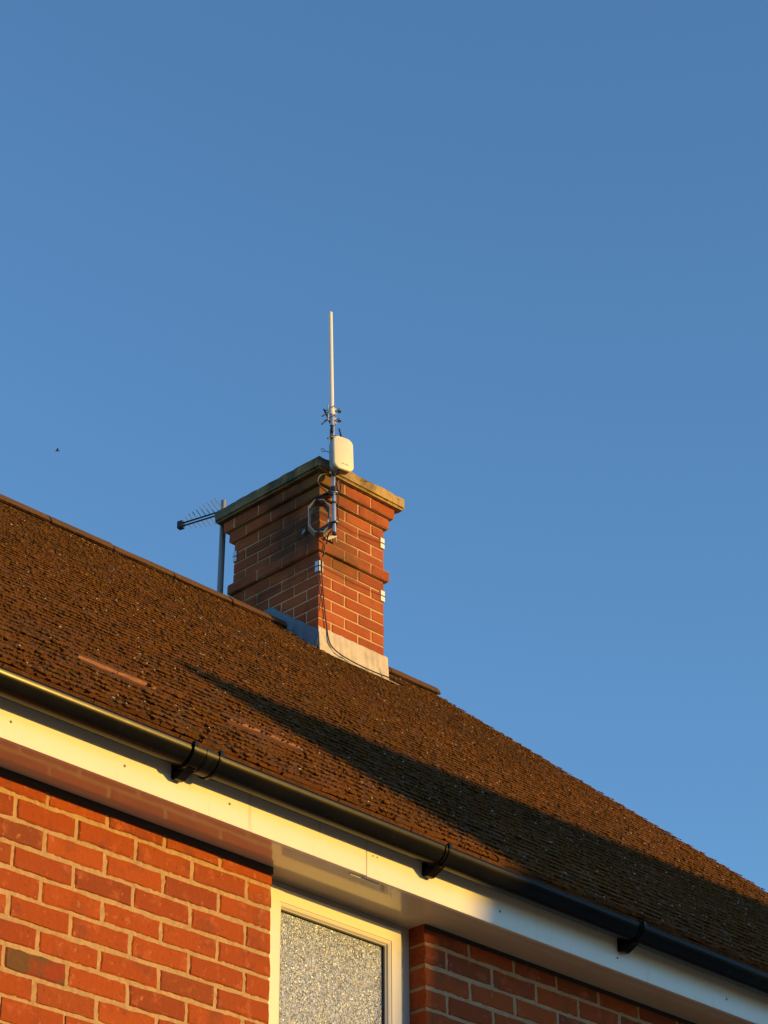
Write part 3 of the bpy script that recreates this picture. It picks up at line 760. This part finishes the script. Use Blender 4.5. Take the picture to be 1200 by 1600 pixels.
# --- panel unit
pu = empty('wireless_panel', cp(-.005, -.19, 1.05), 'white rounded rectangular radio panel sitting in front of the mast at the chimney cap', 'radio unit')
def rrect(w_, h_, r_, n=6, bulge=.006):
    P = []
    for (cx, cz, a0) in ((w_/2-r_, h_/2-r_, 0), (-w_/2+r_, h_/2-r_, 90), (-w_/2+r_, -h_/2+r_, 180), (w_/2-r_, -h_/2+r_, 270)):
        for i in range(n+1):
            a = R(a0+90*i/n); P.append((cx+r_*math.cos(a), cz+r_*math.sin(a)))
    return [(x*(1+bulge/w_*2*(1-(2*z/h_)**2)), z*(1+bulge/h_*1.5*(1-(2*x/w_)**2))) for x, z in P]
pc = cp(-.012, -.22, 1.118); pw, ph = .134, .232
yaw = R(-12); ex = Vector((math.cos(yaw), math.sin(yaw), 0)); ey = Vector((-math.sin(yaw), math.cos(yaw), 0))
tilt = R(3); ez = (zv*math.cos(tilt) - ey*math.sin(tilt)*-1).normalized(); ey2 = ez.cross(ex)*1.0
def shell(layers):
    V = []; n = None
    for (y, sc) in layers:
        pr = rrect(pw*sc[0], ph*sc[1], .032, 7, .009)
        n = len(pr); V += [pc + ex*a + ez*b + ey2*y for (a, b) in pr]
    F = [(r_*n+k, r_*n+(k+1) % n, (r_+1)*n+(k+1) % n, (r_+1)*n+k) for r_ in range(len(layers)-1) for k in range(n)]
    F += [tuple(range(n)), tuple((len(layers)-1)*n+k for k in range(n))]
    return MB().add(V, F)
ey2 = ez.cross(ex)
if ey2.y < 0: ey2 = -ey2
shell([(-.004,(.90,.93)),(-.0015,(.965,.975)),(.004,(1,1)),(.010,(1,1))]).build('front_cover', radome_m, pu, smooth=True)
shell([(.0102,(.965,.975)),(.052,(.94,.955)),(.070,(.82,.88))]).build('rear_housing', gray_m, pu, smooth=True)
# tiny illegible maker's lettering low on the cover
mb = MB(); xq = -.020
for i, (wd, hi) in enumerate(((.005,.005),(.004,.005),(.0045,.0075),(.004,.005),(.005,.005),(.004,.007),(.0045,.005),(.005,.0085))):
    mb.obb(pc + ex*(xq+wd/2) + ez*(-.083+hi/2-.0022*(hi > .008)) + ey2*(-.0046), ex*wd/2*.72, ey2*.0006, ez*hi/2); xq += wd+.0018
mb.build('lettering', print_m, pu)
mb = MB(); mb.obb(pc + ey2*.07 + ez*.0, ex*.03, ey2*.016, ez*.07); mb.build('mount_bracket', dullgalv_m, pu)
MB().tube([pc-ez*.118+ey2*.03-ex*.02, pc-ez*.135+ey2*.03-ex*.02], .009, 10).build('cable_gland', black_m, pu)
mb = MB(); q0 = pc - ex*.105 + ez*.03 + ey2*.07
mb.tube([q0+zv*.012*math.cos(a)+ex*.012*math.sin(a) for a in np.linspace(0, 2*math.pi, 12)], .0022, 6); mb.tube([q0+ex*.012, q0+ex*.045], .0025, 6)
mb.build('hose_clip', dullgalv_m, pu)
sp = empty('stub_antenna', cp(.06, -.13, 1.3), 'short black stub antenna leaning behind the white radio panel', 'antenna')
MB().tube([cp(.052,-.15,1.24), cp(.016,-.15,1.345)], [.0085,.0045], 10).build('stub', black_m, sp, smooth=True)
MB().tube([cp(.056,-.15,1.215), cp(.049,-.15,1.238)], .0095, 10).build('base', black_m, sp, smooth=True)
bk = MB(); bk.tube([mp(1.26,-.03,-.01), mp(1.27,.0,-.02), mp(1.26,.022,-.01)], .008, 8); bk.tube([mp(1.245,-.045,-.0), mp(1.265,-.02,-.01)], .006, 8); bk.build('cable_tie', black_m, mast, smooth=True)

# --- cables
def spl(pts, n=6):
    P = [Vector(p) for p in pts]; P = [P[0]]+P+[P[-1]]; out = []
    for i in range(1, len(P)-2):
        for k in range(n):
            t = k/n; a, b, c, d = P[i-1:i+3]
            out.append(.5*((2*b)+(c-a)*t+(2*a-5*b+4*c-d)*t*t+(3*b-a-3*c+d)*t**3))
    out.append(P[-2]); return out
cab = MB().tube(spl([ap(1.34), mp(1.32,-.02,.0), mp(1.22,-.016,.0), mp(1.1,-.014,.0), mp(1.0,-.012,-.004), mp(.93,.02,-.01), mp(.84,.026,-.012), mp(.76,.022,-.01), mp(.68,.026,-.008), mp(.64,.012,.01), mp(.60,-.01,.04),
    cp(.020,-.045,.575), cp(.014,-.034,.55), cp(.013,-.032,.51), cp(.014,-.012,.47), cp(.016,-.010,.36), cp(.026,-.010,.26), cp(.040,-.010,.14), cp(.054,-.014,.03), cp(.058,-.022,-.04), cp(.075,-.028,-.095), cp(.125,-.035,-.128),
    cp(.20,-.036,-.142), cp(.30,-.040,-.152), cp(.42,-.045,-.156), cp(.52,-.075,-.172), cp(.58,-.14,-.225)], 5), .0042, 8).build('black_cable', black_m, smooth=True)
cab['label'] = 'long black cable running down the chimney corner and along the pale flashing'; cab['category'] = 'cable'
cab2 = MB().tube(spl([pc-ez*.13+ey2*.03-ex*.02, cp(-.02,-.16,.985), cp(-.06,-.14,.985), cp(-.108,-.12,.965), cp(-.122,-.11,.91), cp(-.06,-.12,.868), cp(-.005,-.14,.86), cp(.03,-.15,.90), cp(.022,-.15,.97), cp(.0,-.145,.93), mp(.88,.022,-.02)], 6), .0042, 8).build('looped_cable', black_m, smooth=True)
cab2['label'] = 'short loop of black cable hanging beneath the white radio panel'; cab2['category'] = 'cable'
cab3 = MB().tube(spl([cp(-.006,-.004,.47), cp(-.010,-.012,.36), cp(-.006,-.010,.27), cp(.004,-.010,.19), cp(-.006,-.010,.11)], 6), .0028, 8).build('thin_cable', black_m, smooth=True)
cab3['label'] = 'thin dark cable hugging the very corner of the chimney'; cab3['category'] = 'cable'

# --- lashing wires with corner plates
def lashing(zc, label, left_plate, slack):
    e = empty('lashing_wire', cp(0, 0, zc), label, 'lashing wire', 'lashing wires around the chimney')
    zc_ = zc
    sagv = slack
    MB().tube([cp(-.007,-.007,zc_), cp(CW/2,-.0075,zc_-sagv), cp(CW+.006,-.006,zc_)], .0013, 6).build('wire', black_m, e)
    MB().tube([cp(-.007,-.007,zc_), cp(-.007,CD/2,zc_-sagv), cp(-.006,CD+.006,zc_), cp(CW+.006,CD+.006,zc_), cp(CW+.006,-.006,zc_)], .0013, 6).build('wire', black_m, e)
    for (sx, sy, on) in ((0, 0, left_plate), (1, 0, True), (0, 1, True)):
        if not on: continue
        x0, y0 = (CX if not sx else CX+CW), (CY if not sy else CY+CD)
        dx = 1 if not sx else -1; dy = 1 if not sy else -1; L = .030
        p = empty('corner_plate', None, parent=e)
        for (za, zb) in ((-.036,-.004), (.004,.036)):
            mb = MB(); z_ = CZ+zc_
            xa, xb = sorted((x0-dx*.005, x0+dx*L)); ya, yb = sorted((y0-dy*.0046, y0-dy*.0016)); mb.box(xa, xb, ya, yb, z_+za, z_+zb, .001)
            mb.build('plate_wing', white_m, e)
            xa, xb = sorted((x0-dx*.0050, x0-dx*.0018)); ya, yb = sorted((y0-dy*.0048+dy*.0035, y0+dy*L)); mb = MB().box(xa, xb, ya, yb, z_+za, z_+zb, .001)
            mb.build('plate_wing', galv_m, e)
        bpy.data.objects.remove(p)
lashing(.425, 'lower steel lashing wire with white corner plates, tight below the projecting brick band', True, .012)
lashing(.80, 'upper steel lashing wire between the projecting brick band and the stepped top', False, .03)

# --- TV aerial behind the chimney
tv = empty('tv_aerial', (3.80, 4.70, 3.6), 'log periodic television aerial on a grey pole behind the far left chimney corner', 'aerial')
def tvp(z): return Vector((3.80-.012*(4.9-z), 4.70, z))
MB().tube([tvp(3.55), tvp(5.075)], .0165, 14).build('mast', dullgalv_m, tv, smooth=True)
for z in (4.02, 4.255): MB().tube([tvp(z), tvp(z+.032)], .0192, 14).build('tape_band', black_m, tv, smooth=True)
MB().tube([Vector((3.812,4.715,3.6)), Vector((3.826,4.715,4.3)), Vector((3.824,4.705,4.9))], .008, 8).build('aerial_lead', black_m, tv)
b0 = Vector((3.80, 4.67, 4.985)); b1 = b0 + Vector((-.078, .295, .0)).normalized()*.335 + Vector((0,0,.0))
bd_ = (b1-b0).normalized(); el = Vector((.80, .0, -.60)); bn = bd_.cross(el).normalized()
if bn.z < 0: bn = -bn
for s_ in (-1, 1): MB().tube([b0+zv*.011*s_, b1+zv*.011*s_], .0055, 6).build('boom', black_m, tv)
bar(MB(), b1-bd_*.005, b1+bd_*.032, .034, .05).build('end_cap', black_m, tv)
for i in range(9):
    t = .06+.10*i; h_ = .100-.0075*i; c_ = b0+(b1-b0)*t
    MB().tube([c_+zv*.011, c_+zv*.011-el*h_], .0028, 6).build('element', dullgalv_m, tv)
    MB().tube([c_-zv*.011, c_-zv*.011+el*h_*.85], .0024, 6).build('element', dullgalv_m, tv)

# ------------------------------------------------------------------ bird far off
def unproj(u_, v_, d): return CAM + (fw + rr*((u_-600)/3713.87) - uu*((v_-800)/3713.87))*d
bp_ = unproj(90, 703, 60)
bd2 = empty('flying_bird', bp_, 'tiny dark bird gliding in the open sky left of the chimney', 'bird')
MB().tube([bp_-rr*.03-uu*.035, bp_-uu*.01, bp_+uu*.03+rr*.0, bp_+uu*.055], [.012,.028,.022,.006], 8).build('body', bird_m, bd2, smooth=True)
for s_ in (-1, 1):
    MB().add([bp_+uu*.01+rr*.01*s_, bp_-uu*.03+rr*.015*s_, bp_-uu*.05+rr*.085*s_-fw*.03, bp_-uu*.03+rr*.05*s_-fw*.02, bp_+uu*.014+rr*.01*s_+fw*.006], [(0,1,2,3),(4,3,2,1)]).build('wing', bird_m, bd2)

# ------------------------------------------------------------------ neighbouring house (out of frame, to the right and behind): its shadow falls on the roof
e1 = Vector((math.cos(SUN_AZ), math.sin(SUN_AZ), 0)); e2 = sv.cross(e1)
if e2.z < 0: e2 = -e2
NP = e1*.85 + e2*1.48 + sv*17.0
nh = empty('neighbour_house', (NP.x, NP.y, GZ), 'brick house across the garden, outside the picture to the right', 'house')
sh = Vector((sv.x, sv.y, 0)).normalized()
dl = R(8.5)
gd = (sh*math.cos(dl) - e1*math.sin(dl)).normalized()       # gable plane direction, nearly along the sun
rd = Vector((-gd.y, gd.x, 0)); 
if rd.dot(e1) < 0: rd = -rd
def npnt(a, b, z): q_ = Vector((NP.x, NP.y, 0)) + rd*a + gd*b; return (q_.x, q_.y, z)
zr_ = NP.z; ze = zr_-3.0*.75; Ln = 9.5
V = [npnt(a, b, z) for a in (.25, Ln-.25) for (b, z) in ((-2.8, GZ), (2.8, GZ), (2.8, ze+.05), (0, zr_-.12), (-2.8, ze+.05))]
obj('wall', mesh('wall', V, [(0,1,2,3,4),(9,8,7,6,5),(0,4,9,5),(1,6,7,2)], nbrick_m), nh)
V = [npnt(a, b, z) for a in (0, Ln) for (b, z) in ((-3.1, ze-.075), (0, zr_), (3.1, ze-.075), (3.1, ze-.2), (0, zr_-.115), (-3.1, ze-.2))]
obj('roof', mesh('roof', V, [(0,1,7,6),(1,2,8,7),(2,3,9,8),(3,4,10,9),(4,5,11,10),(5,0,6,11),(0,5,4,1),(1,4,3,2),(6,7,10,11),(7,8,9,10)], slate_m), nh)
def npatch(name, a0, a1, z0, z1, mt, out=.03):
    for sgn in (-1,):
        V = [npnt(a, sgn*(2.8+o_), z) for o_ in (0, out) for (a, z) in ((a0,z0),(a1,z0),(a1,z1),(a0,z1))]
        obj(name, mesh(name, V, [(0,1,2,3),(4,7,6,5),(0,4,5,1),(1,5,6,2),(2,6,7,3),(3,7,4,0)], mt), nh)
for a in (1.2, 3.8, 6.6):
    for z in (GZ+.9, GZ+3.4): npatch('window', a, a+1.2, z, z+1.15, glassd_m)
npatch('door', 2.75, 3.6, GZ, GZ+2.05, door_m, .04)
# unseen houses added behind and beside the camera to cut low sky light
def sky_blocker_house(cx, cy, rz, L, D, H, rise, label):
    e = empty('neighbour_house', (cx, cy, GZ), label, 'house')
    c, s_ = math.cos(rz), math.sin(rz)
    def q(a, b, z): return (cx+a*c-b*s_, cy+a*s_+b*c, GZ+z)
    V = [q(a, b, z) for a in (-L/2+.2, L/2-.2) for (b, z) in ((-D/2, 0), (D/2, 0), (D/2, H), (0, H+rise-.1), (-D/2, H))]
    obj('wall', mesh('wall', V, [(0,1,2,3,4),(9,8,7,6,5),(0,4,9,5),(1,6,7,2)], nbrick_m), e)
    k_ = rise/(D/2); o_ = .3
    V = [q(a, b, z) for a in (-L/2, L/2) for (b, z) in ((-D/2-o_, H-k_*o_), (0, H+rise), (D/2+o_, H-k_*o_), (D/2+o_, H-k_*o_-.14), (0, H+rise-.14), (-D/2-o_, H-k_*o_-.14))]
    obj('roof', mesh('roof', V, [(0,1,7,6),(1,2,8,7),(2,3,9,8),(3,4,10,9),(4,5,11,10),(5,0,6,11),(0,5,4,1),(1,4,3,2),(6,7,10,11),(7,8,9,10)], slate_m), e)
    for sg in (-1, 1):
        for a in (-L*.32, 0, L*.32):
            for z in (.9, 3.5):
                nm, zz, h_, mt = ('door', 0, 2.05, door_m) if (a == 0 and z < 1) else ('window', z, 1.15, glassd_m)
                V = [q(a+da, sg*(D/2+o2), zz+dz) for o2 in (-.02, .03) for (da, dz) in ((-.55,0),(.55,0),(.55,h_),(-.55,h_))]
                obj(nm, mesh(nm, V, [(0,1,2,3),(4,7,6,5),(0,4,5,1),(1,5,6,2),(2,6,7,3),(3,7,4,0)], mt), e)
sky_blocker_house(-6.5, -20, R(4), 12, 8, 5.2, 3.2, 'added sky-blocking brick house behind the viewer, outside the picture')
sky_blocker_house(-19, -3, R(84), 13, 8, 5.2, 3.2, 'added sky-blocking brick house beyond the left edge of the picture')
sky_blocker_house(-21, -19, R(40), 11, 8, 5.2, 3.2, 'added sky-blocking corner brick house behind and left of the viewer, outside the picture')
print('bricks in wall', cnt, 'objects', len(bpy.data.objects), 'tris', sum(len(m_.polygons) for m_ in bpy.data.meshes))
